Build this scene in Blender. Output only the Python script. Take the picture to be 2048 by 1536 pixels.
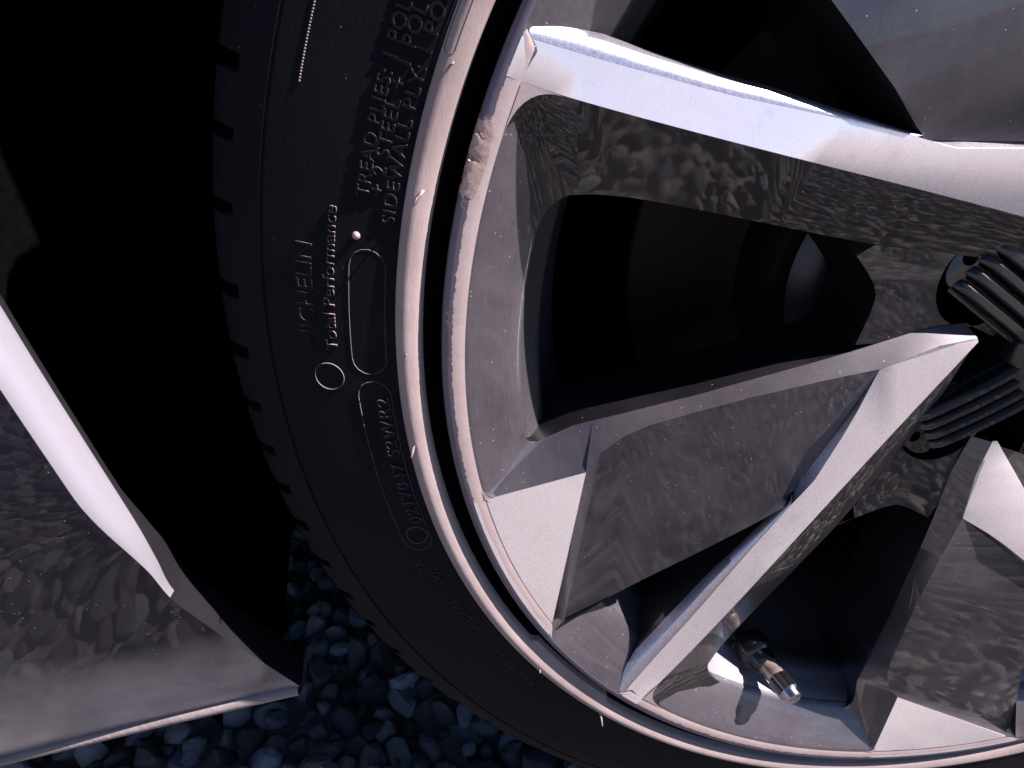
import bpy, bmesh, math, random
import numpy as np
from mathutils import Vector, Matrix, noise

# ------------------------------------------------------------------ scene, camera, light
for o in list(bpy.data.objects):
    bpy.data.objects.remove(o, do_unlink=True)
scn = bpy.context.scene
S = 0.24                      # metres per wheel unit (rim edge radius)
HUB = 0.315                   # height of the wheel centre above the ground

cam_d = bpy.data.cameras.new("camera")
cam = bpy.data.objects.new("camera", cam_d)
scn.collection.objects.link(cam)
cam_d.sensor_width = 36.0
cam_d.lens = 21.05
cam_d.clip_start = 0.005
cam_d.clip_end = 200.0
right = Vector((0.9978, -0.0655, 0.0)).normalized()
back = Vector((-0.0583, -0.8882, 0.4557)).normalized()
up = back.cross(right).normalized()
right = up.cross(back).normalized()
pos = Vector((-0.9504 * S, -0.7654 * S, 0.3849 * S + HUB))
cam.matrix_world = Matrix(((right.x, up.x, back.x, pos.x), (right.y, up.y, back.y, pos.y),
                           (right.z, up.z, back.z, pos.z), (0, 0, 0, 1)))
scn.camera = cam

SUN = Vector((0.68, -0.155, 0.72)).normalized()
world = bpy.data.worlds.new("World")
scn.world = world
world.use_nodes = True
wn = world.node_tree
sky = wn.nodes.new("ShaderNodeTexSky")
sky.sky_type = 'NISHITA'
sky.sun_disc = False
sky.sun_elevation = math.asin(SUN.z)
sky.sun_rotation = math.atan2(SUN.x, SUN.y)
sky.air_density = 0.5
sky.dust_density = 0.1
sky.ozone_density = 3.0
sky.altitude = 1500
bg = wn.nodes["Background"]
bg.inputs[1].default_value = 0.05
wn.links.new(sky.outputs[0], bg.inputs[0])
sd = bpy.data.lights.new("sun", 'SUN')
sd.energy = 5.0
sd.angle = math.radians(0.5)
sd.color = (1.0, 0.885, 0.88)
sun = bpy.data.objects.new("sun", sd)
sun.rotation_euler = SUN.to_track_quat('Z', 'Y').to_euler()
scn.collection.objects.link(sun)
scn.view_settings.view_transform = 'Standard'
scn.view_settings.look = 'None'
scn.view_settings.exposure = 1.6
scn.view_settings.gamma = 1.0
scn.view_settings.use_curve_mapping = False

# ------------------------------------------------------------------ helpers
rnd = random.Random(7)

def link(o, parent=None):
    scn.collection.objects.link(o)
    if parent is not None:
        o.parent = parent
    return o

def mesh_obj(name, verts, faces, mats, parent=None, smooth=True, fmat=None, scale=S):
    me = bpy.data.meshes.new(name)
    me.from_pydata([(v[0] * scale, v[1] * scale, v[2] * scale) for v in verts], [], faces)
    for m in (mats if isinstance(mats, (list, tuple)) else [mats]):
        me.materials.append(m)
    if fmat is not None:
        me.polygons.foreach_set("material_index", fmat)
    me.polygons.foreach_set("use_smooth", [smooth] * len(me.polygons))
    me.update()
    bm = bmesh.new(); bm.from_mesh(me)
    bmesh.ops.recalc_face_normals(bm, faces=bm.faces)
    bm.to_mesh(me); bm.free()
    return link(bpy.data.objects.new(name, me), parent)

def auto_smooth(o, deg=30):
    me = o.data
    bm = bmesh.new(); bm.from_mesh(me)
    for e in bm.edges:
        if len(e.link_faces) == 2 and e.calc_face_angle(0) > math.radians(deg):
            e.smooth = False
    bm.to_mesh(me); bm.free()

def bevel(o, w, seg=2, ang=25):
    b = o.modifiers.new("bevel", 'BEVEL')
    b.width = w; b.segments = seg; b.limit_method = 'ANGLE'; b.angle_limit = math.radians(ang)
    b.harden_normals = False
    return b

def thing(name, label, cat, parent=None, loc=(0, 0, 0), rot=(0, 0, 0)):
    o = bpy.data.objects.new(name, None)
    o.empty_display_size = 0.05
    o.location = loc; o.rotation_euler = rot
    o["label"] = label; o["category"] = cat
    return link(o, parent)

def polar(r, deg, c=0.0):
    a = math.radians(deg)
    return (r * math.cos(a), r * math.sin(a), c)

def rotp(p, deg):
    a = math.radians(deg); ca, sa = math.cos(a), math.sin(a)
    return (p[0] * ca - p[1] * sa, p[0] * sa + p[1] * ca, p[2])

def revolve(rows, nseg, rfun=None, closed=True, a0=0.0, a1=360.0):
    """rows: list of (r, c); rfun(i, r, c, deg) may change a point."""
    V = []; F = []
    n = nseg if closed else nseg + 1
    for j in range(n):
        deg = a0 + (a1 - a0) * j / nseg
        for i, (r, c) in enumerate(rows):
            rr, cc = (r, c) if rfun is None else rfun(i, r, c, deg)
            V.append(polar(rr, deg, cc))
    m = len(rows)
    rowid = []
    for j in range(nseg):
        k = (j + 1) % n
        for i in range(m - 1):
            F.append((j * m + i, j * m + i + 1, k * m + i + 1, k * m + i)); rowid.append(i)
    return V, F, rowid

# ------------------------------------------------------------------ materials
def new_mat(name):
    m = bpy.data.materials.new(name); m.use_nodes = True
    nt = m.node_tree
    return m, nt, nt.nodes["Principled BSDF"]

def N(nt, t, **kw):
    n = nt.nodes.new(t)
    for k, v in kw.items():
        if k == 'inp':
            for a, b in v.items(): n.inputs[a].default_value = b
        else: setattr(n, k, v)
    return n

def ramp(nt, fac, stops):
    r = nt.nodes.new("ShaderNodeValToRGB")
    e = r.color_ramp.elements
    while len(e) < len(stops): e.new(0.5)
    for el, (p, c) in zip(e, stops):
        el.position = p; el.color = c if len(c) == 4 else (*c, 1)
    nt.links.new(fac, r.inputs[0])
    return r.outputs[0]

def coords(nt, scale=(1, 1, 1), rot=(0, 0, 0)):
    tc = nt.nodes.new("ShaderNodeTexCoord"); mp = nt.nodes.new("ShaderNodeMapping")
    mp.inputs["Scale"].default_value = scale; mp.inputs["Rotation"].default_value = rot
    nt.links.new(tc.outputs["Object"], mp.inputs[0])
    return mp.outputs[0]

def ntex(nt, vec, scale, detail=4, rough=0.6):
    n = N(nt, "ShaderNodeTexNoise", inp={"Scale": scale, "Detail": detail, "Roughness": rough})
    nt.links.new(vec, n.inputs["Vector"])
    return n.outputs["Fac"]

def polar_vec(nt, kr=1.0, ka=1.0):
    """(radius*kr, angle*ka, depth): for circumferential brushing"""
    tc = nt.nodes.new("ShaderNodeTexCoord"); sx = nt.nodes.new("ShaderNodeSeparateXYZ")
    nt.links.new(tc.outputs["Object"], sx.inputs[0])
    at = N(nt, "ShaderNodeMath", operation='ARCTAN2')
    nt.links.new(sx.outputs[1], at.inputs[0]); nt.links.new(sx.outputs[0], at.inputs[1])
    ln = N(nt, "ShaderNodeVectorMath", operation='LENGTH')
    cx = nt.nodes.new("ShaderNodeCombineXYZ")
    nt.links.new(sx.outputs[0], cx.inputs[0]); nt.links.new(sx.outputs[1], cx.inputs[1])
    nt.links.new(cx.outputs[0], ln.inputs[0])
    mr = N(nt, "ShaderNodeMath", operation='MULTIPLY', inp={1: kr}); nt.links.new(ln.outputs["Value"], mr.inputs[0])
    ma = N(nt, "ShaderNodeMath", operation='MULTIPLY', inp={1: ka}); nt.links.new(at.outputs[0], ma.inputs[0])
    out = nt.nodes.new("ShaderNodeCombineXYZ")
    nt.links.new(mr.outputs[0], out.inputs[0]); nt.links.new(ma.outputs[0], out.inputs[1]); nt.links.new(sx.outputs[2], out.inputs[2])
    return out.outputs[0], ln.outputs["Value"]

def mixc(nt, fac, a, b):
    m = N(nt, "ShaderNodeMix", data_type='RGBA')
    if isinstance(fac, float): m.inputs[0].default_value = fac
    else: nt.links.new(fac, m.inputs[0])
    for s, v in ((6, a), (7, b)):
        if isinstance(v, tuple): m.inputs[s].default_value = (*v, 1)
        else: nt.links.new(v, m.inputs[s])
    return m.outputs[2]

def bump(nt, b, h, strength, dist):
    n = N(nt, "ShaderNodeBump", inp={"Strength": strength, "Distance": dist})
    nt.links.new(h, n.inputs["Height"]); nt.links.new(n.outputs[0], b.inputs["Normal"])

def math2(nt, op, a, b=None, clamp=False):
    n = N(nt, "ShaderNodeMath", operation=op, use_clamp=clamp)
    for i, v in enumerate((a, b)):
        if v is None: continue
        if isinstance(v, (int, float)): n.inputs[i].default_value = v
        else: nt.links.new(v, n.inputs[i])
    return n.outputs[0]

def specks(nt, scale, thr, keep=0.5):
    """little dust specks: random cells of a voronoi, cores only"""
    v = N(nt, "ShaderNodeTexVoronoi", inp={"Scale": scale})
    nt.links.new(coords(nt), v.inputs["Vector"])
    core = math2(nt, 'LESS_THAN', v.outputs["Distance"], thr)
    sep = nt.nodes.new("ShaderNodeSeparateColor"); nt.links.new(v.outputs["Color"], sep.inputs[0])
    k = math2(nt, 'GREATER_THAN', sep.outputs[0], keep)
    return math2(nt, 'MULTIPLY', core, k)

# machined bare aluminium under clear lacquer
M_FACE, nt, b = new_mat("machined_aluminium")
pv, rad = polar_vec(nt, 2600, 26)
br = ntex(nt, pv, 1.0, 3)
cl = ntex(nt, coords(nt), 28, 5)
col = mixc(nt, cl, (0.90, 0.82, 0.83), (0.97, 0.92, 0.94))
grime = ramp(nt, ntex(nt, coords(nt), 60, 6, .7), [(0.55, (0, 0, 0)), (0.75, (1, 1, 1))])
col = mixc(nt, math2(nt, 'MULTIPLY', grime, 0.25), col, (0.42, 0.35, 0.34))
nt.links.new(mixc(nt, specks(nt, 420, .16, .8), col, (.92, .88, .9)), b.inputs["Base Color"])
b.inputs["Metallic"].default_value = 0.65
nt.links.new(ramp(nt, br, [(0.25, (.23,) * 3), (0.75, (.30,) * 3)]), b.inputs["Roughness"])
bump(nt, b, br, 0.03, 0.0003)

# rim flange: same metal, lacquer flaking and kerb rash at the outer edge
M_FLANGE, nt, b = new_mat("kerbed_rim_edge")
pv, rad = polar_vec(nt, 2600, 26)
br = ntex(nt, pv, 1.0, 3)
flake = ntex(nt, coords(nt), 330, 6, .75)
edge = math2(nt, 'ADD', rad, math2(nt, 'MULTIPLY', math2(nt, 'SUBTRACT', flake, 0.5), 0.0030))
isedge = math2(nt, 'GREATER_THAN', edge, 0.9850 * S)
bare = mixc(nt, ntex(nt, coords(nt), 90, 5), (0.44, 0.345, 0.325), (0.58, 0.48, 0.465))
rash = ramp(nt, ntex(nt, coords(nt), 520, 6, .8), [(0.5, (0, 0, 0)), (0.62, (1, 1, 1))])
bare = mixc(nt, math2(nt, 'MULTIPLY', rash, 0.35), bare, (0.42, 0.30, 0.27))
ratt = N(nt, "ShaderNodeAttribute", attribute_name="rash")
rn = ntex(nt, coords(nt), 560, 6, .8)
rmask = math2(nt, 'GREATER_THAN', math2(nt, 'MULTIPLY', ratt.outputs["Fac"], math2(nt, 'ADD', rn, 0.22)), 0.40)
base_c = mixc(nt, isedge, bare, (0.115, 0.10, 0.135))
base_c = mixc(nt, rmask, base_c, mixc(nt, ntex(nt, coords(nt), 700, 4), (0.22, 0.14, 0.12), (0.62, 0.46, 0.41)))
nt.links.new(base_c, b.inputs["Base Color"])
b.inputs["Metallic"].default_value = 0.3
nt.links.new(ramp(nt, br, [(0.25, (.38,) * 3), (0.75, (.52,) * 3)]), b.inputs["Roughness"])
bump(nt, b, math2(nt, 'ADD', math2(nt, 'MULTIPLY', isedge, -0.3), math2(nt, 'MULTIPLY', flake, math2(nt, 'ADD', math2(nt, 'MULTIPLY', rmask, 5.0), 1.0))), 0.16, 0.0005)

# anthracite metallic paint with gloss coat, dusty
def paint(name, base, metallic, rough, coat, speck=.72, dust=0.25, dcol=(0.30, 0.27, 0.28), brushed=False, cr=(.012, .07)):
    m, nt, b = new_mat(name)
    cl = ntex(nt, coords(nt), 22, 6, .65)
    d = ramp(nt, cl, [(0.35, (0, 0, 0)), (0.8, (1, 1, 1))])
    fl = N(nt, "ShaderNodeTexVoronoi", inp={"Scale": 2600.0}); nt.links.new(coords(nt), fl.inputs["Vector"])
    c0 = mixc(nt, fl.outputs["Color"], tuple(x * .7 for x in base), tuple(min(1, x * 1.35) for x in base))
    h = None
    if brushed:
        pv, rad = polar_vec(nt, 1500, 14)
        br = ntex(nt, pv, 1.0, 4, .7)
        st = ramp(nt, br, [(0.3, (0, 0, 0)), (0.75, (1, 1, 1))])
        c0 = mixc(nt, math2(nt, 'MULTIPLY', st, 0.55), c0, tuple(min(1, x * 1.9) for x in base))
    c1 = mixc(nt, math2(nt, 'MULTIPLY', d, dust), c0, dcol)
    c2 = mixc(nt, specks(nt, 620, .12, speck), c1, (.55, .5, .5))
    nt.links.new(c2, b.inputs["Base Color"])
    b.inputs["Metallic"].default_value = metallic
    b.inputs["Roughness"].default_value = rough
    b.inputs["Coat Weight"].default_value = coat
    nt.links.new(ramp(nt, ntex(nt, coords(nt), 45, 5), [(0.35, (cr[0],) * 3), (0.8, (cr[1],) * 3)]), b.inputs["Coat Roughness"])
    return m
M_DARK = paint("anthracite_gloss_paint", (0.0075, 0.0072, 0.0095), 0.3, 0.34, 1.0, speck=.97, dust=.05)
M_PANEL = paint("anthracite_satin_paint", (0.038, 0.035, 0.046), 0.7, 0.44, 0.7, speck=.9, dust=.3, cr=(.02, .13))
M_BEVEL = paint("brushed_grey_paint", (0.046, 0.041, 0.050), 0.35, 0.36, 0.75, speck=.9, dust=.25, brushed=True)
M_ROLL = paint("rolled_edge_paint", (0.62, 0.60, 0.68), 1.0, 0.40, 0.4, speck=.95, dust=.05)
M_BARREL = paint("barrel_grey_paint", (0.34, 0.33, 0.37), 0.9, 0.34, 0.4, speck=.9, dust=.15)

def simple(name, base, rough, metallic=0.0, coat=0.0, bscale=0, bstr=0.2, bdist=.0005, var=0.3, spec=.5):
    m, nt, b = new_mat(name)
    n = ntex(nt, coords(nt), 40, 6)
    nt.links.new(mixc(nt, n, tuple(x * (1 - var) for x in base), tuple(min(1, x * (1 + var)) for x in base)), b.inputs["Base Color"])
    b.inputs["Roughness"].default_value = rough; b.inputs["Metallic"].default_value = metallic
    b.inputs["Coat Weight"].default_value = coat; b.inputs["Specular IOR Level"].default_value = spec
    if bscale: bump(nt, b, ntex(nt, coords(nt), bscale, 5), bstr, bdist)
    return m
M_PLASTIC = simple("black_plastic", (0.008, 0.008, 0.010), 0.25, 0, .5)
M_STEEL = simple("dark_steel", (0.12, 0.11, 0.11), 0.45, .8)
M_CHROME = simple("valve_cap_metal", (0.42, 0.40, 0.43), 0.22, 1.0)
M_BRASS = simple("valve_stem_metal", (0.62, 0.52, 0.47), 0.38, .8)
M_RUST = simple("rusty_disc", (0.030, 0.017, 0.011), 0.6, .5, 0, 200)
M_LINER = simple("liner_felt", (0.0016, 0.0015, 0.0017), 0.95, 0, 0, 160, .8, .003, .5, spec=.03)

# tyre rubber
def rubber(name, base, dustcol, dust, rough):
    m, nt, b = new_mat(name)
    n = ntex(nt, coords(nt), 18, 7, .7)
    d = ramp(nt, n, [(0.35, (0, 0, 0)), (0.75, (1, 1, 1))])
    c = mixc(nt, math2(nt, 'MULTIPLY', d, dust), base, dustcol)
    c = mixc(nt, specks(nt, 420, .10, .95), c, (.12, .11, .11))
    nt.links.new(c, b.inputs["Base Color"])
    b.inputs["Roughness"].default_value = rough
    b.inputs["Specular IOR Level"].default_value = 0.13
    pv, rad = polar_vec(nt, 900, 60)
    bump(nt, b, ntex(nt, pv, 1.0, 5, .7), 0.25, 0.0006)
    return m
M_RUBBER = rubber("tyre_rubber", (0.0026, 0.0028, 0.0062), (0.0085, 0.0080, 0.0105), 0.6, 0.75)
M_LETTER = rubber("edge_glint_rubber", (0.17, 0.14, 0.145), (0.26, 0.22, 0.22), 0.6, 0.5)  # pale copy of the tyre rubber: sun glints on raised edges as colour
M_LIP = rubber("sunlit_lip_rubber", (0.26, 0.208, 0.20), (0.42, 0.34, 0.33), 0.8, 0.75)  # tyre rubber lightened: sunlight on the rim guard put into its colour

# car body paint and its dusty lower skin
M_BODY, nt, b = new_mat("black_body_paint")
n = ntex(nt, coords(nt), 9, 7, .7)
tc = nt.nodes.new("ShaderNodeTexCoord"); sx = nt.nodes.new("ShaderNodeSeparateXYZ"); nt.links.new(tc.outputs["Object"], sx.inputs[0])
low = N(nt, "ShaderNodeMapRange", inp={1: -0.132, 2: -0.192, 3: 0.0, 4: 1.0}); nt.links.new(sx.outputs[1], low.inputs[0])
dm = math2(nt, 'MULTIPLY', low.outputs[0], ramp(nt, n, [(0.3, (.2,) * 3), (0.62, (1,) * 3)]))
c = mixc(nt, math2(nt, 'MULTIPLY', dm, 0.85), (0.008, 0.008, 0.015), (0.36, 0.335, 0.37))
c = mixc(nt, math2(nt, 'MULTIPLY', specks(nt, 520, .13, .86), math2(nt, 'GREATER_THAN', ntex(nt, coords(nt), 14, 3), 0.44)), c, (.34, .32, .36))
nt.links.new(c, b.inputs["Base Color"])
b.inputs["Roughness"].default_value = 0.35; b.inputs["Metallic"].default_value = 0.2
b.inputs["Coat Weight"].default_value = 0.34; b.inputs["Specular IOR Level"].default_value = 0.15
nt.links.new(math2(nt, 'ADD', math2(nt, 'MULTIPLY', dm, 0.5), 0.02), b.inputs["Coat Roughness"])
M_FLARE = simple("sunlit_arch_paint", (0.30, 0.29, 0.33), 0.3, .3, .6, 0, var=.06)  # sunlight on the rolled arch edge painted in as a pale colour
M_SILL2 = simple("shaded_arch_paint", (0.012, 0.0115, 0.014), 0.8, 0, 0, spec=.1)
M_SILL = simple("dusty_lower_edge", (0.27, 0.225, 0.22), 0.8, 0, 0, 300, .5, .001, .4)

# gravel
M_STONE, nt, b = new_mat("crushed_stone")
at = N(nt, "ShaderNodeAttribute", attribute_name="tone")
g = ntex(nt, coords(nt), 120, 5)
c = mixc(nt, g, (0.55, 0.55, 0.58), (1, 1, 1))
mul = N(nt, "ShaderNodeMix", data_type='RGBA', blend_type='MULTIPLY', inp={0: 1.0})
nt.links.new(at.outputs["Color"], mul.inputs[6]); nt.links.new(c, mul.inputs[7])
nt.links.new(mul.outputs[2], b.inputs["Base Color"])
b.inputs["Roughness"].default_value = 0.85
bump(nt, b, g, 0.4, 0.002)
M_GROUND, nt, b = new_mat("gritty_ground")
v = N(nt, "ShaderNodeTexVoronoi", inp={"Scale": 45.0}); nt.links.new(coords(nt), v.inputs["Vector"])
nt.links.new(ramp(nt, v.outputs["Color"], [(0.2, (.05, .048, .05)), (0.8, (.27, .25, .24))]), b.inputs["Base Color"])
b.inputs["Roughness"].default_value = 0.9
bump(nt, b, v.outputs["Distance"], 1.0, 0.01)

# ------------------------------------------------------------------ ground
g = mesh_obj("ground", [(-60, -60, -.012), (60, -60, -.012), (60, 60, -.012), (-60, 60, -.012)], [(0, 1, 2, 3)], M_GROUND, scale=1)
g["kind"] = "structure"

def build_gravel():
    R_ = np.random.default_rng(3)
    bm = bmesh.new(); bmesh.ops.create_icosphere(bm, subdivisions=2, radius=1.0)
    base = np.array([v.co[:] for v in bm.verts]); fc = np.array([[v.index for v in f.verts] for f in bm.faces]); bm.free()
    shapes = []
    for k in range(14):
        p = base.copy()
        for q in range(9):                       # cut flat facets: crushed stone
            d = R_.normal(size=3); d /= np.linalg.norm(d); h = R_.uniform(.42, .8)
            s = p @ d; m = s > h; p[m] -= np.outer(s[m] - h, d)
        shapes.append(p)
    V = []; F = []; T = []; off = 0
    def put(x, y, z, s):
        nonlocal off
        p = shapes[R_.integers(14)] * (s * R_.uniform(.7, 1.2, 3))
        q = R_.normal(size=4); q /= np.linalg.norm(q); w, a, b_, c_ = q
        M = np.array([[1 - 2 * (b_ * b_ + c_ * c_), 2 * (a * b_ - c_ * w), 2 * (a * c_ + b_ * w)],
                      [2 * (a * b_ + c_ * w), 1 - 2 * (a * a + c_ * c_), 2 * (b_ * c_ - a * w)],
                      [2 * (a * c_ - b_ * w), 2 * (b_ * c_ + a * w), 1 - 2 * (a * a + b_ * b_)]])
        V.append(p @ M.T + [x, y, z]); F.append(fc + off); off += len(p)
        t = R_.uniform(.06, .34); hue = R_.normal(0, .06)
        T.append(np.tile([t * (1.01 + hue), t * .97, t * (.98 - hue), 1], (len(p), 1)))
    st = 0.0160
    for ix in range(int(1.9 / st)):
        for iy in range(int(1.35 / st)):
            x = -1.0 + ix * st + R_.uniform(-.5, .5) * st; y = -0.95 + iy * st + R_.uniform(-.5, .5) * st
            put(x, y, R_.uniform(-.012, 0.0), R_.uniform(.0060, .0145))
    V = np.concatenate(V); F = np.concatenate(F); T = np.concatenate(T)
    me = bpy.data.meshes.new("gravel")
    me.vertices.add(len(V)); me.vertices.foreach_set("co", V.ravel())
    me.loops.add(F.size); me.loops.foreach_set("vertex_index", F.ravel().astype(np.int32))
    me.polygons.add(len(F)); me.polygons.foreach_set("loop_start", np.arange(0, F.size, 3, dtype=np.int32))
    me.polygons.foreach_set("loop_total", np.full(len(F), 3, dtype=np.int32))
    me.polygons.foreach_set("use_smooth", [False] * len(F))
    me.update(); me.validate()
    ca = me.color_attributes.new("tone", 'FLOAT_COLOR', 'POINT'); ca.data.foreach_set("color", T.ravel().astype(np.float32))
    me.materials.append(M_STONE)
    o = link(bpy.data.objects.new("gravel", me))
    o["kind"] = "stuff"; o["label"] = "crushed grey gravel on the ground beneath the car"; o["category"] = "gravel"
build_gravel()

# ------------------------------------------------------------------ wheel
UP = (math.radians(90), 0, 0)
car = thing("parked_car", "black car seen close up at one wheel, its two-tone alloy rim scuffed by kerbs", "car")
def mount(o):
    o.parent = car; o.location = (0, 0, HUB); o.rotation_euler = UP
    return o

# traced wheel geometry, in wheel units: (right, up, outward)
SP_EDGE = [(-0.9448, -0.2145, -0.001), (-0.7803, -0.1789, -0.015), (-0.76, -0.1434, -0.015), (-0.7228, -0.1122, -0.0145), (-0.6861, -0.0922, -0.012), (-0.6089, -0.0725, -0.016), (-0.5316, -0.0538, -0.02), (-0.4234, -0.0318, -0.024), (-0.3313, -0.0143, -0.026), (-0.2417, 0.019, -0.032), (-0.182, 0.029, -0.036)]
SP_FOOT = [(-0.8995, -0.1702, -0.06), (-0.7982, -0.1163, -0.058), (-0.7665, -0.107, -0.056), (-0.7228, -0.096, -0.055), (-0.6792, -0.0847, -0.055), (-0.5964, -0.064, -0.055), (-0.5188, -0.0416, -0.055), (-0.4269, -0.0156, -0.055), (-0.3643, 0.0032, -0.055), (-0.2607, 0.0354, -0.058), (-0.1894, 0.0452, -0.06)]
ARM_EDGE = [(-0.6387, -0.7296, -0.0004), (-0.623, -0.7129, -0.0006), (-0.5556, -0.6033, -0.0032), (-0.4774, -0.4746, -0.0083), (-0.3651, -0.2849, -0.0185), (-0.265, -0.119, -0.029), (-0.1776, 0.0221, -0.0363)]
ARM_FOOT = [(-0.4958, -0.7404, -0.052), (-0.5027, -0.7199, -0.05), (-0.4635, -0.6334, -0.05), (-0.411, -0.5396, -0.05), (-0.3565, -0.4422, -0.05), (-0.3021, -0.3477, -0.05), (-0.2604, -0.2676, -0.055), (-0.2278, -0.1934, -0.058), (-0.192, -0.1252, -0.06)]
CREASE = [(-0.6851, -0.7227, -0.0007), (-0.6293, -0.6328, -0.0088), (-0.5472, -0.4965, -0.0152), (-0.475, -0.3628, -0.0181), (-0.4238, -0.2714, -0.0191), (-0.3916, -0.2197, -0.0195), (-0.3529, -0.1085, -0.0236), (-0.3309, -0.0145, -0.0265), (-0.2406, 0.0185, -0.0333), (-0.1806, 0.0283, -0.0375)]
ARM_SLOT = [(-0.6966, -0.7156, -0.0059), (-0.6773, -0.6675, -0.021), (-0.6542, -0.6211, -0.0302), (-0.6192, -0.57, -0.0335), (-0.5665, -0.4878, -0.0369), (-0.5325, -0.4292, -0.0356), (-0.4917, -0.3692, -0.0337), (-0.4288, -0.2707, -0.0321), (-0.4068, -0.2346, -0.0324)]
F2_IN = [(-0.4093, -0.2492, -0.035), (-0.404, -0.2342, -0.04), (-0.3695, -0.1248, -0.052), (-0.3344, -0.0363, -0.05)]
F2_SLOT = [(-0.4339, -0.2684, -0.016), (-0.4906, -0.2997, -0.009), (-0.572, -0.3493, -0.006), (-0.6552, -0.4001, -0.005), (-0.7194, -0.4407, -0.004), (-0.8299, -0.5285, -0.001)]
ARCH = [(-0.4241, 0.1798, -0.05), (-0.3892, 0.1468, -0.05), (-0.3617, 0.1163, -0.05), (-0.3507, 0.0969, -0.05), (-0.3506, 0.0686, -0.052), (-0.3643, 0.0032, -0.055)]
VALVE_BASE = (-0.349, -0.7547, -0.11)
VALVE_TIP = (-0.3149, -0.7553, 0.005)

ROT0 = 192.79                                    # window corner of the reference spoke
WIN = (156.85, 192.79); SLOT = (212.5, 226.2)
def smooth01(t): t = max(0., min(1., t)); return t * t * (3 - 2 * t)
def r_inner(deg):
    d = (deg - 156.85) % 72 + 156.85
    if d < 211.0: return 0.967
    if d < 213.5: return 0.967 + .020 * smooth01((d - 211.0) / 2.5)
    if d < 225.6: return 0.987
    return 0.967 + .020 * (1 - smooth01((d - 225.6) / 1.2))

def dmg(deg):
    a = 0.0
    for c, w, s in ((162.5, 3.4, 1.0), (176, 4.5, .45), (171, 1.0, .35), (168, .8, .3), (188, 4, .3), (204, 7, .3)):
        a = max(a, s * math.exp(-((deg - c) / w) ** 2))
    return a

RIM = [(0.985, -.12), (0.990, -.055), (0.998, -.030), (1.0, -.018), (1.0, -.0075), (0.9978, -.0024), (0.9945, .0), (0.9895, .0006), (0.982, .0004),
       (0.967, 0.0), (0.961, -.003), (0.94, -.0165), (0.913, -.034), (0.890, -.0485), (0.885, -.053), (0.881, -.062)]
def rim_f(i, r, c, deg):
    if i in (9, 10, 11):
        ri = r_inner(deg); r = (ri, ri - .006, (ri - .006) * .72 + .890 * .28)[i - 9]
    elif i == 8: r = max(r_inner(deg) + .002, min(0.982, 0.989)) if r_inner(deg) < .98 else 0.9882
    if 3 <= i <= 8:
        a = dmg(deg) + .02
        p = Vector((deg * 3.1, i * .9, 3.1)); nz = noise.noise(p) + .6 * noise.noise(p * 2.7)
        p2 = Vector((deg * .9, i * .4, 9.1)); n2 = noise.noise(p2)
        dep = a * a * max(0, nz - .15) * .0100 if i < 8 else 0
        if i in (3, 4): r -= dep * .7
        else: c -= dep
    return r, c
V, F, rid = revolve(RIM, 1440, rim_f)
fm = [0 if i < 9 else 1 for i in rid]
rim = mount(mesh_obj("alloy_wheel", V, F, [M_FLANGE, M_BEVEL], None, True, fm)); wheel = rim
rim["label"] = "two-tone alloy wheel, machined silver and anthracite, with kerb scuffs along its outer lip"
ra = rim.data.attributes.new("rash", 'FLOAT', 'POINT')
ra.data.foreach_set("value", [min(1.0, dmg(360.0 * (k // len(RIM)) / 1440)) * (1.0 if 3 <= k % len(RIM) <= 8 else 0.0) for k in range(len(V))])
auto_smooth(rim, 35)

BAR = [(0.881, -.062), (0.870, -.085), (0.858, -.112), (0.852, -.120), (0.846, -.15), (0.850, -.158), (0.845, -.20), (0.835, -.25), (0.80, -.34), (0.79, -.60), (0.84, -.72), (0.86, -.88), (0.93, -.92)]
V, F, rid = revolve(BAR, 240)
barrel = mesh_obj("barrel", V, F, M_BARREL, wheel); auto_smooth(barrel, 40)

def resample(pl, n):
    p = [Vector(q) for q in pl]
    d = [0.0]
    for i in range(1, len(p)): d.append(d[-1] + (p[i] - p[i - 1]).length)
    out = []; j = 0
    for k in range(n):
        t = d[-1] * k / (n - 1)
        while j < len(d) - 2 and d[j + 1] < t: j += 1
        f = 0 if d[j + 1] == d[j] else (t - d[j]) / (d[j + 1] - d[j])
        out.append(tuple(p[j].lerp(p[j + 1], f)))
    return out

def by_radius(pl, rs):
    q = [(math.hypot(p[0], p[1]), p) for p in pl]
    out = []
    for r in rs:
        if r >= q[0][0]: out.append(q[0][1]); continue
        for (r0, p0), (r1, p1) in zip(q, q[1:]):
            if r0 >= r >= r1:
                f = (r0 - r) / max(1e-9, r0 - r1)
                out.append(tuple(p0[i] + (p1[i] - p0[i]) * f for i in range(3))); break
        else: out.append(q[-1][1])
    return out

DEEP = -0.20
class MB:
    def __init__(s): s.V = []; s.F = []; s.M = []
    def pts(s, l):
        i0 = len(s.V); s.V += [tuple(p) for p in l]; return list(range(i0, i0 + len(l)))
    def strip(s, a, b, m):
        for i in range(min(len(a), len(b)) - 1):
            s.F.append((a[i], a[i + 1], b[i + 1], b[i])); s.M.append(m)
    def face(s, l, m): s.F.append(tuple(l)); s.M.append(m)

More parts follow.
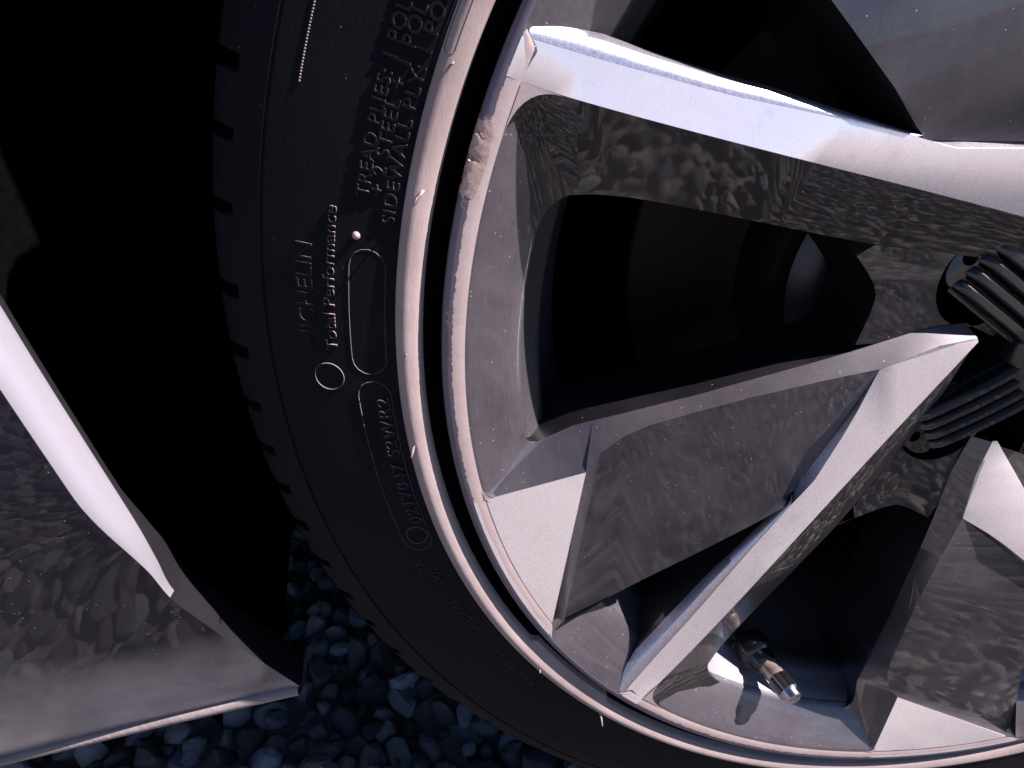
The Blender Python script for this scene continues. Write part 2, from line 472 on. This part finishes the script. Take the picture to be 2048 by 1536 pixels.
def deep(l, z=DEEP): return [(p[0], p[1], z) for p in l]
def fork_mesh():
    mb = MB()
    # window edge of the broad spoke, its drafted wall and the deep wall behind it
    se = mb.pts(SP_EDGE); sf = mb.pts(SP_FOOT); sd_ = mb.pts(deep(SP_FOOT))
    mb.strip(se, sf, 4); mb.strip(sf, sd_, 1)
    # bright rim facet
    f2s = mb.pts(F2_SLOT)                        # slot edge, inner -> outer
    tipo = F2_SLOT[-1]; w1 = SP_EDGE[0]
    a0 = math.degrees(math.atan2(w1[1], w1[0])) % 360; a1 = math.degrees(math.atan2(tipo[1], tipo[0])) % 360
    arc = [polar(0.9860, a0 + (a1 - a0) * k / 12, .0008) for k in range(0, 13)]
    ai = mb.pts(arc)
    mb.face([se[0]] + ai + [f2s[-1], se[1]], 0)
    # painted facet between ridge and slot
    f2i = mb.pts(F2_IN)
    ridge = se[1:9]                              # 8 points
    low = [f2s[5], f2s[4], f2s[3], f2s[2], f2s[1], f2s[0]]
    lerp = lambda p, q, t, dz: (p[0] + (q[0] - p[0]) * t, p[1] + (q[1] - p[1]) * t, p[2] + (q[2] - p[2]) * t + dz)
    e1, = mb.pts([lerp(F2_SLOT[5], F2_SLOT[4], .26, -.014)])
    mb.face([se[1], f2s[5], e1, se[2]], 4)
    mb.face([se[2], e1, f2s[4], se[3]], 2)
    mb.face([se[3], f2s[4], f2s[3], se[4]], 2)
    mb.face([se[4], f2s[3], f2s[2], se[5]], 2)
    mb.face([se[5], f2s[2], f2s[1], se[6]], 2)
    mb.face([se[6], f2s[1], f2s[0], f2i[0], f2i[1], se[7]], 2)
    mb.face([se[7], f2i[1], f2i[2], f2i[3], se[8]], 2)
    # arm: bright face between crease and window edge
    rs = [0.9860 - (0.9860 - 0.19) * k / 28 for k in range(29)]
    cr = by_radius(CREASE, rs); ae = by_radius(ARM_EDGE, rs)
    lift = lambda p: (p[0], p[1], max(p[2], .0008 - .5 * max(0, .966 - math.hypot(p[0], p[1]))))
    ae[0] = polar(.9860, 228.9, 0)
    def relax(l, n=10):
        for _ in range(n):
            l = [l[0]] + [tuple((l[i - 1][q] + 2 * l[i][q] + l[i + 1][q]) / 4 for q in range(3)) for i in range(1, len(l) - 1)] + [l[-1]]
        return l
    ae = ae[:1] + relax(ae[1:])
    cr = [lift(p) for p in cr]; ae = [lift(p) for p in ae]; cr.append(CREASE[-1]); ae.append(ARM_EDGE[-1])
    ci = mb.pts(cr); ei = mb.pts(ae)
    mb.strip(ci, ei, 0)
    # window wall of the arm
    af = by_radius(ARM_FOOT, [0.891 - (0.891 - 0.235) * k / 28 for k in range(29)]); af = relax(af); af.append((SP_FOOT[-1]))
    fi = mb.pts(af); fd = mb.pts(deep(af))
    mb.strip(ei, fi, 1); mb.strip(fi, fd, 1)
    # slot bevel of the arm and the step down to the painted facet
    n1 = sum(1 for r in rs if r > 0.50)
    sl = by_radius(ARM_SLOT, [0.9915 - (0.9915 - 0.486) * k / (n1 - 1) for k in range(n1)])
    si = mb.pts(sl); sdp = mb.pts(deep(sl))
    prev = mb.pts([(p[0], p[1], p[2] - .0005) for p in cr[:n1]])
    for tt in (.22, .45, .7):
        row = []
        for p, q in zip(cr[:n1], sl):
            row.append((p[0] + (q[0] - p[0]) * tt, p[1] + (q[1] - p[1]) * tt, p[2] + (q[2] - p[2]) * (1 - math.sqrt(max(0, 1 - tt ** 2)))))
        ri = mb.pts(row); mb.strip(prev, ri, 3); prev = ri
    mb.strip(prev, si, 3); mb.strip(si, sdp, 1)
    inn = [F2_IN[0]] + F2_IN[1:]
    k2 = len(ci) - n1
    fi2 = by_radius(inn + [SP_EDGE[8]], [math.hypot(*cr[i][:2]) + .018 for i in range(n1 - 1, len(ci))])
    bi = mb.pts(fi2)
    mb.strip(ci[n1 - 1:], bi, 3)
    mb.face([ci[n1 - 1], bi[0], f2s[0], si[-1]], 1)
    # slot wall of the painted facet
    ch = [(p[0] + .003 * math.cos(math.radians(300)), p[1] + .003 * math.sin(math.radians(300)), p[2] - .012) for p in F2_SLOT]
    chi = mb.pts(ch); fsd = mb.pts([(p[0], p[1], DEEP) for p in ch])
    mb.strip(f2s, chi, 1); mb.strip(chi, fsd, 1)
    mb.face([f2s[0], chi[0], si[-1]], 1)
    mb.face([si[-1], chi[0], fsd[0], sdp[-1]], 1)
    # rounded pocket corners
    def bez(p, k, q, n=10):
        return [tuple(p[i] * (1 - t) ** 2 + 2 * k[i] * t * (1 - t) + q[i] * t * t for i in range(3)) for t in [j / (n - 1) for j in range(n)]]
    def on(pl, r):
        return by_radius(pl, [r])[0]
    for (T1, K, T2, B1, KB, B2, mm) in (
            (on(ARM_EDGE, .915), polar(.9668, 228.85, -.0002), polar(.9668, 232.6, -.0002), on(ARM_FOOT, .835), polar(.884, 235.7, -.05), polar(.8865, 239.3, -.0495), 1),
            (on(SP_EDGE, .945), polar(.9668, 192.79, -.0002), polar(.9668, 191.3, -.0002), on(SP_FOOT, .850), polar(.884, 190.0, -.054), polar(.8865, 188.0, -.0495), 4)):
        top = bez(T1, K, T2); bot = bez(B1, KB, B2)
        rows = [top]
        for t in (.06, .35, .7, 1.0):
            rows.append([tuple(a_[i] + (b_[i] - a_[i]) * t for i in range(2)) + (a_[2] + (b_[2] - a_[2]) * (t ** .8 if t > .1 else t * 1.6),) for a_, b_ in zip(top, bot)])
        ids = [mb.pts(r_) for r_ in rows]
        for u_, v_ in zip(ids, ids[1:]): mb.strip(u_, v_, mm)
        dd = mb.pts(deep(bot, -.12)); mb.strip(ids[-1], dd, 1)
        kk = mb.pts([(K[0], K[1], .0007)]); tt_ = mb.pts([(p[0], p[1], max(p[2] + .0004, .0005)) for p in top])
        for j in range(len(tt_) - 1): mb.face([kk[0], tt_[j], tt_[j + 1]], 5)
    # back
    mb.face(sd_ + fd[::-1] + sdp + fsd, 1) if False else None
    return mb

def hole_fan(mb, center, rad, boundary, m, zf, nseg=40):
    """ring of quads between a round hole and a star-shaped boundary polygon"""
    inner = []; outer = []
    cx, cy = center
    for k in range(nseg):
        a = 2 * math.pi * k / nseg; dx, dy = math.cos(a), math.sin(a)
        best = None
        for (p, q) in zip(boundary, boundary[1:] + boundary[:1]):
            ex, ey = q[0] - p[0], q[1] - p[1]
            den = dx * ey - dy * ex
            if abs(den) < 1e-9: continue
            t = ((p[0] - cx) * ey - (p[1] - cy) * ex) / den
            s = ((p[0] - cx) * dy - (p[1] - cy) * dx) / den
            if t > 0 and -1e-6 <= s <= 1 + 1e-6 and (best is None or t < best): best = t
        best = best or rad * 1.5
        inner.append((cx + dx * rad, cy + dy * rad, zf(cx + dx * rad, cy + dy * rad)))
        outer.append((cx + dx * best, cy + dy * best, zf(cx + dx * best, cy + dy * best)))
    ii = mb.pts(inner); oo = mb.pts(outer)
    mb.strip(ii + [ii[0]], oo + [oo[0]], m)
    return ii, inner, oo, outer

LUGC = polar(0.212, 148.0)
def web_mesh():
    mb = MB()
    bnd = [p[:2] for p in resample(ARCH, 16)]
    bnd += [p[:2] for p in (SP_FOOT[9], SP_FOOT[10])] + [polar(0.13, 172)[:2]]
    bnd += [polar(0.10, d)[:2] for d in (160, 148, 136, 124)]
    arm = [rotp(p, -72) for p in ARM_FOOT]
    bnd += [polar(0.16, 126)[:2]] + [p[:2] for p in (arm[8], arm[7], arm[6])]
    zf = lambda x, y: -.0525 - .05 * max(0, .40 - math.hypot(x, y))
    ii, inner, oo, outer = hole_fan(mb, LUGC[:2], 0.076, bnd, 0, zf, 64)
    dn = mb.pts([(p[0], p[1], -.19) for p in inner]); mb.strip(ii + [ii[0]], dn + [dn[0]], 0)
    mb.face(dn, 0)
    ar = [(p[0], p[1], zf(*p[:2])) for p in resample(ARCH, 16)]
    t = mb.pts(ar); d = mb.pts([(p[0] * .99, p[1] * .99, -.2) for p in ar]); mb.strip(t, d, 0)
    return mb

fork = fork_mesh(); web = web_mesh()
spokes = []
me_fork = me_web = None
for k in range(5):
    if me_fork is None:
        o = mesh_obj("spoke", fork.V, fork.F, [M_FACE, M_DARK, M_PANEL, M_ROLL, M_BEVEL, M_FLANGE], wheel, True, fork.M)
        bm = bmesh.new(); bm.from_mesh(o.data)
        bmesh.ops.remove_doubles(bm, verts=bm.verts, dist=0.00005)
        bmesh.ops.recalc_face_normals(bm, faces=bm.faces)
        bm.to_mesh(o.data); bm.free()
        auto_smooth(o, 30)
        me_fork = o.data
    else:
        o = link(bpy.data.objects.new("spoke", me_fork), wheel)
    o.rotation_euler = (0, 0, math.radians(72 * k))
    bevel(o, 0.0007, 2, 30)
    if me_web is None:
        w = mesh_obj("hub_web", web.V, web.F, [M_DARK], wheel, True, web.M); auto_smooth(w, 30); me_web = w.data
    else:
        w = link(bpy.data.objects.new("hub_web", me_web), wheel)
    w.rotation_euler = (0, 0, math.radians(72 * k))

# lug bolts at the bottom of their pockets
bm = bmesh.new()
bmesh.ops.create_cone(bm, cap_ends=True, segments=6, radius1=.036 * S, radius2=.034 * S, depth=.06 * S)
me_bolt = bpy.data.meshes.new("lug_bolt"); bm.to_mesh(me_bolt); bm.free(); me_bolt.materials.append(M_STEEL)
for k in range(5):
    o = link(bpy.data.objects.new("lug_bolt", me_bolt), wheel)
    p = rotp(LUGC, 72 * k); o.location = (p[0] * S, p[1] * S, -.165 * S)
    bevel(o, 0.001, 2)

# hub cap with five ribbed fingers
hub = MB()
V, F, rid = revolve([(0.0, -.012), (0.05, -.014), (0.085, -.020), (0.102, -.034), (0.108, -.075), (0.108, -.19)], 64)
cap = mesh_obj("hub_cap", V, F, M_PLASTIC, wheel); auto_smooth(cap, 50)
def finger_meshes():
    parts = []
    for j in range(4):
        y = (j - 1.5) * .0235; w = .0098
        V = []; F = []
        xs = [(.085, -.030), (.12, -.030), (.17, -.034), (.22, -.041), (.240, -.046), (.249, -.053), (.252, -.062)]
        prof = [(-1, -.045), (-1, -.012), (-.8, -.004), (-.4, 0), (.4, 0), (.8, -.004), (1, -.012), (1, -.045)]
        for x, z in xs:
            for (py, pz) in prof: V.append((x, y + py * w, z + pz))
        m = len(prof)
        for i in range(len(xs) - 1):
            for q in range(m - 1): F.append((i * m + q, i * m + q + 1, (i + 1) * m + q + 1, (i + 1) * m + q))
        e = (len(xs) - 1) * m; F.append(tuple(range(e, e + m)))
        parts.append(("rib", V, F))
    # under-plate
    V = [(.08, -.05, -.052), (.245, -.05, -.066), (.245, .05, -.066), (.08, .05, -.052), (.08, -.05, -.12), (.245, -.05, -.12), (.245, .05, -.12), (.08, .05, -.12)]
    F = [(0, 1, 2, 3), (0, 1, 5, 4), (1, 2, 6, 5), (2, 3, 7, 6)]
    parts.append(("finger_plate", V, F))
    mb = MB()
    bnd = [(.246, -.046), (.262, -.045), (.274, -.036), (.281, -.015), (.281, .015), (.274, .036), (.262, .045), (.246, .046)]
    ii, inner, oo, outer = hole_fan(mb, (.263, 0.0), .011, bnd, 0, lambda x, y: -.058 - .3 * max(0, x - .262), 32)
    d = mb.pts([(p[0], p[1], -.11) for p in inner]); mb.strip(ii + [ii[0]], d + [d[0]], 0); mb.face(d, 0)
    d = mb.pts([(p[0], p[1], -.12) for p in outer]); mb.strip(oo + [oo[0]], d + [d[0]], 0)
    parts.append(("finger_tip", mb.V, mb.F))
    return parts
fmesh = {}
for k in range(5):
    for idx, (nm, V, F) in enumerate(finger_meshes()):
        if idx not in fmesh:
            o = mesh_obj(nm, V, F, M_PLASTIC, wheel); auto_smooth(o, 40); fmesh[idx] = o.data
        else: o = link(bpy.data.objects.new(nm, fmesh[idx]), wheel)
        o.rotation_euler = (0, 0, math.radians(146 + 72 * k))

# valve
def tube(path, rads, nseg, name, mat, parent, flute=0):
    V = []; F = []
    n = len(path)
    for i, (p, r) in enumerate(zip(path, rads)):
        d = (Vector(path[min(i + 1, n - 1)]) - Vector(path[max(i - 1, 0)])).normalized()
        x = d.orthogonal().normalized(); y = d.cross(x)
        for j in range(nseg):
            a = 2 * math.pi * j / nseg
            rr = r * (1 - (flute * (j % 2)))
            V.append(tuple(Vector(p) + (x * math.cos(a) + y * math.sin(a)) * rr))
    for i in range(n - 1):
        for j in range(nseg):
            k = (j + 1) % nseg
            F.append((i * nseg + j, i * nseg + k, (i + 1) * nseg + k, (i + 1) * nseg + j))
    F.append(tuple(range(nseg))[::-1]); F.append(tuple(range((n - 1) * nseg, n * nseg)))
    return mesh_obj(name, V, F, mat, parent)
vb = Vector(VALVE_BASE); vt = Vector(VALVE_TIP); vd = (vt - vb)
P_ = lambda t: tuple(vb + vd * t)
valve = tube([P_(-.25), P_(0.0), P_(.06), P_(.10), P_(.26), P_(.30)], [.042, .042, .038, .030, .026, .022], 28, "valve_stem", M_PLASTIC, wheel); auto_smooth(valve, 40)
o = tube([P_(.27), P_(.44), P_(.46), P_(.56)], [.019, .019, .021, .021], 28, "stem_tube", M_BRASS, wheel); auto_smooth(o, 40)
o = tube([P_(.545), P_(.55), P_(.56), P_(.84)], [.018, .0220, .0236, .0236], 32, "valve_cap", M_CHROME, wheel, .10); auto_smooth(o, 20)
o = tube([P_(.84), P_(.86), P_(.90), P_(.97), P_(.99), P_(1.0)], [.0230, .0212, .0176, .0167, .0145, .008], 28, "cap_crown", M_CHROME, wheel); auto_smooth(o, 50)

# ------------------------------------------------------------------ tyre
PROF = [(0.93, -.16), (1.0, -.10), (1.018, -.05), (1.0262, -.024), (1.0285, -.0130), (1.0310, -.0100), (1.0390, -.0065), (1.0460, -.0042), (1.0515, -.0036), (1.0562, -.0058),
        (1.0605, -.0098), (1.0632, -.0118), (1.0645, -.0104), (1.0662, -.0104), (1.0672, -.0118), (1.085, -.0142), (1.11, -.0175), (1.14, -.0220), (1.17, -.0272), (1.20, -.0332), (1.225, -.0395), (1.2415, -.0440),
        (1.2430, -.0470), (1.2455, -.0472), (1.2470, -.0455), (1.268, -.0560), (1.287, -.0675), (1.302, -.0780), (1.313, -.0890), (1.3225, -.101), (1.330, -.120), (1.335, -.16), (1.338, -.24), (1.340, -.48),
        (1.338, -.74), (1.332, -.84), (1.315, -.90), (1.25, -.945), (1.13, -.96), (1.03, -.94), (0.93, -.90)]
def surf_c(r):
    for (r0, c0), (r1, c1) in zip(PROF[4:], PROF[5:]):
        if r0 <= r <= r1: return c0 + (c1 - c0) * (r - r0) / (r1 - r0)
    return PROF[4][1]
PITCH = [161.9, 165.6, 169.8, 174.9, 179.05, 183.2, 186.8, 190.3, 193.9, 198.0, 201.9, 205.5, 209.6, 214.4, 218.6, 222.8, 226.4, 230.0]
notches = list(PITCH)
cyc = [3.7, 4.2, 5.1, 4.15, 4.15, 3.6, 3.5, 3.6, 4.1, 3.9]
a = PITCH[-1]; i = 0
while a < 161.9 + 360 - 5: a += cyc[i % 10]; notches.append(a); i += 1
narr = np.array(notches) % 360
STEP = (212.7, 226.3)
def tyre_f(i, r, c, deg):
    if 1 <= i <= 5:
        d = deg % 360
        k = smooth01((d - STEP[0]) / .7) * (1 - smooth01((d - STEP[1] + .3) / .7))
        r -= .0125 * k * (1, 1, .9, .8, .4)[i - 1] if i >= 1 else 0
    if 26 <= i <= 33:
        dd = abs((narr - deg + 180) % 360 - 180).min()
        if dd < .36:
            dep = (.0, .012, .026, .034, .04, .045, .045, .045)[i - 26]
            r -= dep; c -= dep * .3
    if 13 <= i <= 21:
        c += .0008 * noise.noise(Vector((deg * .05, r * 9, 0)))
    return r, c
V, F, rid = revolve(PROF, 1800, tyre_f)
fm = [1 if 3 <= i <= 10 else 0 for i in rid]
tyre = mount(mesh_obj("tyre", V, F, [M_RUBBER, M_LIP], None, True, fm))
tyre["label"] = "black rubber tyre with embossed lettering and a rim guard coloured as sunlit"
auto_smooth(tyre, 38)

def on_side(r, deg, h): return polar(r, deg, surf_c(r) + h)

def side_text(txt, deg0, deg1, r0, height, raise_=.0030, name="lettering", spread=1.0, bold=0.012):
    cu = bpy.data.curves.new("txt", 'FONT'); cu.body = txt; cu.size = 1.0; cu.extrude = 0.5; cu.resolution_u = 3
    cu.space_character = spread; cu.offset = bold
    ob = bpy.data.objects.new("txt", cu); scn.collection.objects.link(ob)
    dg = bpy.context.evaluated_depsgraph_get()
    me = bpy.data.meshes.new_from_object(ob.evaluated_get(dg))
    bpy.data.objects.remove(ob, do_unlink=True)
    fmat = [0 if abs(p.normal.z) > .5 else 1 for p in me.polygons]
    xs = [v.co.x for v in me.vertices]; x0, x1 = min(xs), max(xs)
    capH = 0.70
    for v in me.vertices:
        t = (v.co.x - x0) / (x1 - x0)
        r = r0 + v.co.y / capH * height
        deg = deg0 + (deg1 - deg0) * t
        p = on_side(r, deg, raise_ if v.co.z > 0 else -.001)
        v.co = Vector(p) * S
    me.name = name
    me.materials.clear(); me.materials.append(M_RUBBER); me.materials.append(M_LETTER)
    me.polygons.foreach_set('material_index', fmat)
    return link(bpy.data.objects.new(name, me), tyre)

def side_line(pts, w, raise_, name, closed=False):
    """raised moulding line along (r, deg) points on the sidewall"""
    P = []
    n = len(pts)
    for i in range(n):
        q0 = pts[(i - 1) % n if closed else max(i - 1, 0)]; q1 = pts[(i + 1) % n if closed else min(i + 1, n - 1)]
        r, dg = pts[i]
        dr = q1[0] - q0[0]; dt = math.radians(q1[1] - q0[1]) * r
        l = math.hypot(dr, dt) or 1
        nr, ntg = dt / l, -dr / l
        P.append([(r + nr * w * s, dg + math.degrees(ntg * w * s / r)) for s in (-1, -.5, .5, 1)])
    V = []; F = []
    for row in P:
        for s, (r, d) in enumerate(row): V.append(on_side(r, d, (-.0006, raise_, raise_, -.0006)[s]))
    for i in range(n if closed else n - 1):
        j = (i + 1) % n
        for s in range(3): F.append((i * 4 + s, i * 4 + s + 1, j * 4 + s + 1, j * 4 + s))
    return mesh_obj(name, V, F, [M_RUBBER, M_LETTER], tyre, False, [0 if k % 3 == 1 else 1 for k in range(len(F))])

def rounded_box(r0, r1, d0, d1, n=8):
    rc = (r0 + r1) / 2; hr = (r1 - r0) / 2; k = math.degrees(1 / rc)
    pts = []
    for j in range(n + 1):
        a = math.pi * j / n - math.pi / 2
        pts.append((rc + hr * math.sin(a), d1 - hr * k + hr * k * math.cos(a)))
    for j in range(1, 14): pts.append((r1, d1 - hr * k + (d0 - d1 + 2 * hr * k) * j / 14))
    for j in range(n + 1):
        a = math.pi * j / n + math.pi / 2
        pts.append((rc + hr * math.sin(a), d0 + hr * k + hr * k * math.cos(a)))
    for j in range(1, 14): pts.append((r0, d0 + hr * k + (d1 - d0 - 2 * hr * k) * j / 14))
    return pts

side_text("TREAD PLIES: 1 POLYAMIDE", 166.9, 151.0, 1.1075, .0168, spread=1.1)
side_text("+ 2 STEEL + 1 POLYESTER", 166.6, 150.6, 1.0905, .0168, spread=1.1)
side_text("SIDEWALL PLY: 1 POLYESTER", 168.3, 149.2, 1.0720, .0168, spread=1.1)
side_text("MICHELIN", 177.7, 170.6, 1.176, .022, .0012)
side_text("Total Performance", 177.9, 167.9, 1.146, .016, .0028)
side_text("0217047 S2WR2", 194.2, 181.7, 1.0805, .0185, .0034, spread=1.15)
side_text("E2", 196.0, 194.9, 1.0925, .012, .0016)
side_text("DOT", 201.5, 199.4, 1.094, .015, .0018)
side_text("XL", 199.9, 198.4, 1.1135, .013, .0018)
side_text("RADIAL", 209.5, 203.6, 1.092, .014, .0014)
side_text("TUBELESS", 220.0, 212.0, 1.092, .014, .0014)
side_text("PRIMACY", 252.0, 226.5, 1.170, .042, .0010)
side_line(rounded_box(1.0775, 1.1265, 170.3, 179.7), .0010, .0008, "moulding_line", True)
side_line(rounded_box(1.0765, 1.1245, 180.3, 197.2), .0010, .0012, "moulding_line", True)
side_line([(1.0975 + .0175 * math.cos(t * math.pi / 16), 195.5 + math.degrees(.0175 / 1.0975) * math.sin(t * math.pi / 16)) for t in range(32)], .0011, .0022, "emblem_ring", True)
side_line([(1.163 + .021 * math.cos(t * math.pi / 16), 180.0 + math.degrees(.021 / 1.163) * math.sin(t * math.pi / 16)) for t in range(32)], .0011, .0012, "emblem_ring", True)
side_line(rounded_box(1.048, 1.0605, 149, 157.2), .0005, .0006, "moulding_line", True)
# row of moulded dots
def blob(center, rad, h, name):
    V = [on_side(center[0], center[1], h)]; F = []
    for q, (rr, hh) in enumerate(((.5, h * .85), (.9, h * .45), (1.1, -.0005))):
        for j in range(10):
            a = 2 * math.pi * j / 10
            V.append(on_side(center[0] + rad * rr * math.cos(a), center[1] + math.degrees(rad * rr * math.sin(a) / center[0]), hh))
    for j in range(10):
        k = (j + 1) % 10
        F.append((0, 1 + j, 1 + k))
        for q in range(2): F.append((1 + q * 10 + j, 1 + q * 10 + k, 11 + q * 10 + k, 11 + q * 10 + j))
    return V, F
V = []; F = []
for k in range(34):
    v_, f_ = blob((1.2093, 161.6 - k * .165), .0014, .0016, "")
    F += [tuple(i + len(V) for i in f) for f in f_]; V += v_
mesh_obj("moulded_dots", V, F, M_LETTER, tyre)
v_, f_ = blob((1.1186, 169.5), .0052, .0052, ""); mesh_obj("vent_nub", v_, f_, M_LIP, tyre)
# rubber vent whiskers on the rim guard
for r, d, L_ in ((1.0425, 165.5, .020), (1.0517, 185.9, .016), (1.060, 227.4, .020), (1.054, 216.6, .007), (1.046, 157.5, .006), (1.047, 177.6, .005)):
    p0 = Vector(on_side(r, d, -.002)); dirv = Vector(polar(1, d + 55)) * .8 + Vector((0, 0, .8))
    pth = [tuple(p0 + dirv * L_ * t + Vector((0, -.3 * L_ * t * t, 0))) for t in (0, .3, .6, 1)]
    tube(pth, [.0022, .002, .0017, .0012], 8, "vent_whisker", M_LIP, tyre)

# ------------------------------------------------------------------ brake behind the wheel
V, F, rid = revolve([(0.30, -.42), (0.305, -.40), (0.33, -.40), (0.345, -.42), (0.36, -.52), (0.40, -.53), (0.60, -.53), (0.605, -.535), (0.605, -.60), (0.40, -.61)], 96)
brake = o = mount(mesh_obj("brake_disc", V, F, M_RUST)); auto_smooth(o, 30)
V, F, rid = revolve([(0.0, -.36), (0.24, -.36), (0.27, -.37), (0.30, -.40), (0.30, -.50)], 64)
o = mesh_obj("disc_hat", V, F, M_STEEL, brake); auto_smooth(o, 30)

# ------------------------------------------------------------------ car body around the wheel
ARCHP = [(-29.8, 1.552, -.118), (-23, 1.560, -.09), (-16, 1.556, -.045), (-9, 1.530, -.03), (0, 1.559, -.03), (14, 1.66, -.03), (28, 1.76, -.03), (45, 1.80, -.03), (62, 1.80, -.03), (79, 1.80, -.03),
         (95, 1.80, -.03), (110, 1.80, -.03), (125, 1.80, -.03), (140, 1.80, -.03), (155, 1.76, -.03), (168, 1.655, -.03), (176, 1.583, -.03), (180, 1.559, -.03), (184.2, 1.541, -.03), (189.7, 1.530, -.03), (192.7, 1.538, -.035), (195.8, 1.555, -.045), (199.5, 1.557, -.07), (203.1, 1.558, -.092), (209.8, 1.552, -.118)]
OUTP = [(1.36, -.79, -.12), (2.05, -.978, -.125), (2.9, -1.14, -.13), (3.2, -.8, -.10), (3.2, -.3, -.05), (3.2, .4, -.03), (3.2, 1.1, -.03), (2.9, 1.9, -.05), (2.1, 2.4, -.08), (.8, 2.7, -.1),
        (-.14, 2.7, -.12), (-.9, 2.7, -.1), (-1.8, 2.5, -.08), (-2.6, 2.2, -.06), (-3.2, 1.6, -.04), (-3.6, 1.0, -.03), (-3.6, .5, -.03), (-3.6, .05, -.04), (-3.6, -.35, -.06), (-3.4, -.8, -.10), (-2.85, -1.18, -.13), (-2.42, -1.07, -.127), (-2.047, -.978, -.125), (-1.695, -.883, -.125), (-1.355, -.79, -.12)]
def body_mesh():
    A = []
    for d, r, c in ARCHP:
        x, y, _ = polar(r, d); A.append((x, y, c))
    A = resample(A, 70); B = resample(OUTP, 70)
    # keep the pairing of the given points
    def pair(n=8):
        aa = []; bb = []
        src = [(polar(r, d)[0], polar(r, d)[1], c) for d, r, c in ARCHP]
        for i in range(len(src) - 1):
            for k in range(n):
                t = k / n
                def cm(P, q):
                    p0, p1, p2, p3 = (P[max(0, i - 1)][q], P[i][q], P[i + 1][q], P[min(len(P) - 1, i + 2)][q])
                    return .5 * (2 * p1 + (p2 - p0) * t + (2 * p0 - 5 * p1 + 4 * p2 - p3) * t * t + (3 * p1 - p0 - 3 * p2 + p3) * t ** 3)
                aa.append(tuple(cm(src, q) for q in range(3)))
                bb.append(tuple(cm(OUTP, q) for q in range(3)))
        aa.append(src[-1]); bb.append(OUTP[-1]); return aa, bb
    A, B = pair()
    return A, B
A_, B_ = body_mesh()
def arch_deg(p):
    d = math.degrees(math.atan2(p[1], p[0])) % 360
    return 540 - d if d > 270 else d
def roll_w(p):
    d = arch_deg(p)
    return 1 - .995 * smooth01((d - 186) / 10)
PAN = []
for p in A_:
    f = roll_w(p); rad = Vector((p[0], p[1], 0)).normalized()
    PAN.append(tuple(Vector(p) + rad * .026 * f + Vector((0, 0, .012 + .03 * f))))
V = []; F = []; M = 14
for p, q in zip(PAN, B_):
    w = (Vector(q) - Vector(p)).length
    for j in range(M + 1):
        t = (j / M) ** 1.4
        v = Vector(p).lerp(Vector(q), t)
        v.z += .035 * min(1, w) * math.sin(math.pi * t)
        V.append(tuple(v))
for i in range(len(A_) - 1):
    for j in range(M):
        F.append((i * (M + 1) + j, i * (M + 1) + j + 1, (i + 1) * (M + 1) + j + 1, (i + 1) * (M + 1) + j))
panel = body = mount(mesh_obj("body_panel", V, F, M_BODY)); panel["label"] = "glossy black panel mirroring the gravel, dusty towards its lower edge"
# rolled arch edge
V = []; F = []
for i, p in enumerate(A_):
    f = roll_w(p); rad = Vector((p[0], p[1], 0)).normalized()
    g_ = 1.35 - .95 * smooth01((arch_deg(p) - 186) / 9)
    roll = [(.026 * f, .012 + .03 * f), (.019 * f, .0105 + .028 * f), (.011 * f, .008 + .02 * f), (.005 * f, .004 + .012 * f), (.001 * f, .002 + .003 * f), (0, -.004), (.010 * g_, -.03), (.032 * g_, -.06), (.075 * g_, -.09)]
    for (dr, dc) in roll: V.append(tuple(Vector(p) + rad * dr + Vector((0, 0, dc))))
m = len(roll)
for i in range(len(A_) - 1):
    for j in range(m - 1): F.append((i * m + j, i * m + j + 1, (i + 1) * m + j + 1, (i + 1) * m + j))
fm = [0 if (j % (m - 1)) < 5 and roll_w(A_[j // (m - 1)]) > .01 else 1 for j in range(len(F))]  # sunlit stretch gets the pale copy, tyre-shaded stretch the dark one
o = mesh_obj("arch_edge", V, F, [M_FLARE, M_SILL2, M_LINER], body, True, [2 if (j % (m - 1)) >= 6 and roll_w(A_[j // (m - 1)]) > .9 else q for j, q in enumerate(fm)]); o["label"] = "rolled edge of the wheel arch, coloured as sunlit"
# lower edge of the panel
V = []; F = []
low = [B_[i] for i in range(len(B_) - 1 - 8 * 4, len(B_))]
for p in low:
    for dx, dy, dz in ((0, .010, -.004), (0, .007, .008), (0, -.003, .014), (0, -.016, .010), (0, -.024, -.004), (0, -.026, -.03), (0, -.01, -.08)): V.append((p[0] + dx, p[1] + dy, p[2] + dz))
for i in range(len(low) - 1):
    for j in range(6): F.append((i * 7 + j, i * 7 + j + 1, (i + 1) * 7 + j + 1, (i + 1) * 7 + j))
lo = mesh_obj("lower_edge", V, F, M_SILL, body)
link(bpy.data.objects.new("lower_edge", lo.data), body).scale = (-1, 1, 1)
# wheel-arch liner
def liner_f(i, r, c, deg):
    w = .02 * noise.noise(Vector((deg * .12, c * 6, 1.7))); return r + w, c
V, F, rid = revolve([(1.66, -.125), (1.70, -.15), (1.72, -.20), (1.74, -.5), (1.74, -.9), (1.70, -1.15), (1.3, -1.22), (.9, -1.25), (.3, -1.25)], 140, liner_f, False, -29, 209)
mount(mesh_obj("arch_liner", V, F, M_LINER))
# underbody: floor pan and the closed inner side of the wheel well
V = [(-9, -.95, -.13), (-1.40, -.80, -.14), (-1.62, -.66, -1.3), (-9, -.85, -1.3),
     (1.45, -.80, -.14), (9, -.95, -.13), (9, -.85, -1.3), (1.62, -.66, -1.3),
     (-9, -.85, -7), (9, -.85, -7), (-1.62, 1.4, -1.3), (1.62, 1.4, -1.3)]
F = [(0, 1, 2, 3), (4, 5, 6, 7), (3, 2, 7, 6, 9, 8), (2, 7, 11, 10)]
mount(mesh_obj("underbody", V, F, M_LINER, None, False))
